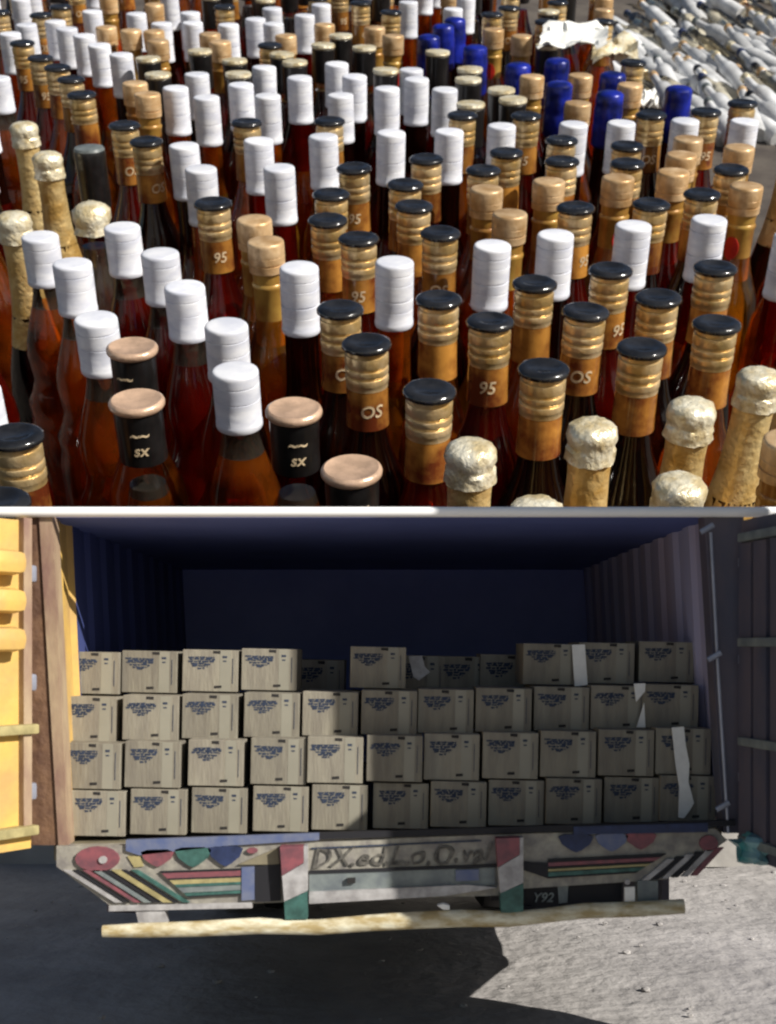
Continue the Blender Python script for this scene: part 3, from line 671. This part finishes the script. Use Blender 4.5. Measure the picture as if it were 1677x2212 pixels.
# ------------------------------------------------------------------ cartons
CWID, CH, CD = .1985, .163, .27
bm = bmesh.new(); box_bm(bm, (0,0,0), (CWID, CD, CH), None, .0025); cm = finish(bm, 'carton', False); cm.materials.append(M['card'])
def flat(name, polys, m, th=.0012):
    bm = bmesh.new()
    for pts_ in polys:
        a = [bm.verts.new((x*CWID, -CD/2-th, z*CH)) for x, z in pts_]; b = [bm.verts.new((x*CWID, -CD/2+th, z*CH)) for x, z in pts_]
        bm.faces.new(a); bm.faces.new(b[::-1])
        for i in range(len(a)): bm.faces.new((a[i], a[(i+1) % len(a)], b[(i+1) % len(a)], b[i]))
    me = finish(bm, name, False); me.materials.append(m); return me
def emblem(seed):
    r = random.Random(seed); P = []
    for k, (a, b, z) in enumerate(((-.42,.06,.33),(-.40,.08,.285),(-.43,.05,.235),(-.36,.0,.18),(-.30,-.06,.13),(-.24,-.12,.08))):
        x = a+r.uniform(-.03,.03)
        while x < b:
            l = r.uniform(.05, .13); zz = z+r.uniform(-.008,.008); h = r.uniform(.03,.05)
            P.append([(x, zz),(min(x+l, b+.02), zz+r.uniform(-.012,.012)),(min(x+l, b+.02)-.01, zz-h),(x+.01, zz-h+r.uniform(-.01,.008))]); x += l+r.uniform(.0, .012)
    return flat('printed_emblem', P, M['ink'])
ems = [emblem(s) for s in range(4)]
marks = [flat('printed_mark', [[(x,-.36),(x+.13,-.35),(x+.13,-.41),(x,-.42)]], M['inkd']) for x in (-.05, .02, .08)]
tops = [flat('handle_slot', [[(x,.48),(x+.13,.48),(x+.13,.41),(x,.42)]], M['inkd']) for x in (-.08, -.01, .05)]
tapes = flat('tape_seam', [[(.17,.49),(.36,.49),(.36,-.49),(.17,-.49)]], M['tape'], .0007)
small = flat('small_print', [[(.22,.36),(.30,.36),(.30,.31),(.22,.31)],[(.23,.25),(.29,.25),(.29,.22),(.23,.22)],[(.40,.3),(.41,.3),(.41,-.3),(.40,-.3)]], M['ink'], .0016)
rowdef = [ # name, y of row top at x=150 / at x=1440, y of bottom, depth, left edges
 ('bottom', 1709, 1676, 1808, 1776, 4.54, [147,279,412,545,672,803,928,1053,1178,1303,1425]),
 ('third', 1605, 1573, 1706, 1674, 4.54, [140,268,404,540,661,791,916,1041,1166,1291,1414]),
 ('second', 1505, 1478, 1603, 1574, 4.64, [132,263,392,525,654,780,902,1028,1150,1275,1388]),
 ('top', 1408, 1385, 1500, 1474, 4.75, [135,262,392,520,None,756,None,None,1128,1248,1378]),
]
# rows are stacked top on bottom: name them from the bottom
cnum = ['leftmost','second','third','fourth','fifth','sixth','seventh','eighth','ninth','tenth','eleventh']
rname = {'bottom':'bottom row', 'third':'second row up', 'second':'third row up', 'top':'top row'}
pc = None
def carton(loc, rot, scale, label, e, mk, tp_, name='carton'):
    global pc
    t = thing(name, label, 'carton', loc, 'printed cartons stacked in the truck'); t.rotation_euler = rot; t.scale = scale
    b = link('carton_body', cm, t); b.location = (0,0,CH/2)
    for nm, me_ in (('printed_emblem', ems[e]), ('printed_mark', marks[mk]), ('handle_slot', tops[tp_]), ('tape_seam', tapes), ('small_print', small)):
        o = link(nm, me_, b)
    return t
for name, a, b, c, d, Yr, xs in rowdef:
    n = 0
    real = [x for x in xs if x is not None]
    for i, x in enumerate(xs):
        if x is None: continue
        ccx = x+61; f = (ccx-150)/1290; yb = c+(d-c)*f; yt = a+(b-a)*f
        Yf = Yr+rnd.uniform(-.006, .022)
        pb = V(ccx, yb, Yf); pt = V(ccx, yt, Yf); hgt = (pt-pb).length
        if name == 'bottom': word = 'resting on the truck floor'
        lab = 'brown printed carton, %s from left in the %s of the load' % (cnum[n] if n else 'first', rname[name])
        k = 122/F*Yr/CWID*.985
        carton(Vector((pb.x, Yf+CD/2, pb.z)), (0, math.radians(1.5)*(-1)+math.radians(2.6) if False else -math.radians(-1.2), rnd.gauss(0, .012)), (k, 1, hgt/CH*.985), lab, rnd.randrange(4), rnd.randrange(3), rnd.randrange(3))
        n += 1
# cartons of the rows behind, seen over the gaps of the top row
for x, yt, yb, Yr, lab in ((900,1416,1490,5.3,'bluish carton standing deep in the gap of the top row'),(1000,1418,1490,5.3,'bluish carton deep in the gap, beside the broken one'),(1090,1414,1486,5.25,'bluish carton deep in the gap, nearest the right end'),(690,1425,1495,5.6,'dark carton set deep between the two top row groups')):
    pb = V(x, yb+30, Yr); pt = V(x, yt, Yr); hg = (pt-pb).length
    carton(pb, (0, math.radians(1.2), 0), (1.15, 1, hg/CH), lab, 0, 1, 1)
# plastic scraps, and sun slivers modelled as white strips
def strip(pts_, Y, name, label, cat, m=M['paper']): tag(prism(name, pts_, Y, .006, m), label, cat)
strip([(883,1418),(912,1416),(918,1440),(930,1452),(905,1470),(893,1462),(888,1440)], 4.9, 'plastic_scrap', 'pale torn plastic scrap hanging beside the lone top row carton', 'scrap', M['pwhite'])
strip([(1236,1393),(1264,1392),(1270,1480),(1242,1483)], 4.738, 'sun_sliver_strip', 'sun sliver modelled as a straight cream strip on the top row, right side', 'sun sliver', M['paper'])
strip([(1370,1477),(1395,1476),(1394,1494),(1375,1516)], 4.625, 'sun_sliver_piece', 'upper sun sliver modelled as a white triangle on the third row up', 'paper scrap')
strip([(1392,1518),(1395,1572),(1376,1571),(1384,1545)], 4.625, 'sun_sliver_piece', 'lower sun sliver modelled as a white triangle on the third row up', 'paper scrap')
strip([(1452,1572),(1478,1570),(1482,1610),(1490,1650),(1488,1690),(1500,1735),(1490,1752),(1478,1768),(1466,1766),(1468,1700),(1460,1650),(1456,1610)], 4.522, 'sun_sliver_strip', 'long sun sliver modelled as a white strip over the two lowest rows', 'sun sliver')
tag(prism('plastic_scrap', [(944,1957),(958,1953),(972,1957),(972,1966),(958,1966)], 4.30, .03, M['paper'], bev=.003), 'small white plastic scrap lying on the long timber pole', 'scrap')
# teal sheet at the right edge
def crumple(name, label, cat, x, y, Y, w_, h_, m, seed):
    r = random.Random(seed); bm = bmesh.new(); bmesh.ops.create_icosphere(bm, subdivisions=3, radius=1)
    from mathutils import noise
    for v in bm.verts:
        k = 1+.5*noise.noise(v.co*2.2+Vector((seed,0,0)))+.22*noise.noise(v.co*6)
        v.co = Vector((v.co.x*w_*k, v.co.y*.12*k, v.co.z*h_*k))
    me = finish(bm, name, True, 25); me.materials.append(m); return tag(link(name, me, loc=V(x, y, Y)), label, cat)
def pebbles():
    r_ = random.Random(5); bm = bmesh.new()
    for _ in range(170):
        x, y = r_.uniform(-2.4, 3.2), r_.uniform(5.0, 9.6); sc = r_.choice((.006,.008,.01,.014,.022))
        q_ = bmesh.ops.create_icosphere(bm, subdivisions=1, radius=sc)
        for v in q_['verts']: v.co = Vector((x+v.co.x*r_.uniform(.8,1.5), y+v.co.y*r_.uniform(.8,1.4), .012+v.co.z*.6))
    me = finish(bm, 'pebbles', False); me.materials.append(M['dirt']); o = link('pebbles', me); o['kind'] = 'stuff'; tag(o, 'small pebbles and grit scattered over the pale ground', 'grit')
pebbles()
hook = crumple('plastic_sheet', 'crumpled teal plastic sheet hanging below the dark right door', 'plastic sheet', 1640, 1832, 4.25, .075, .055, M['teal'], 4)

for o in bpy.data.objects:
    if o.name.split('.')[0] in ('printed_emblem', 'small_print', 'lettering', 'number'): o['kind'] = 'stuff'
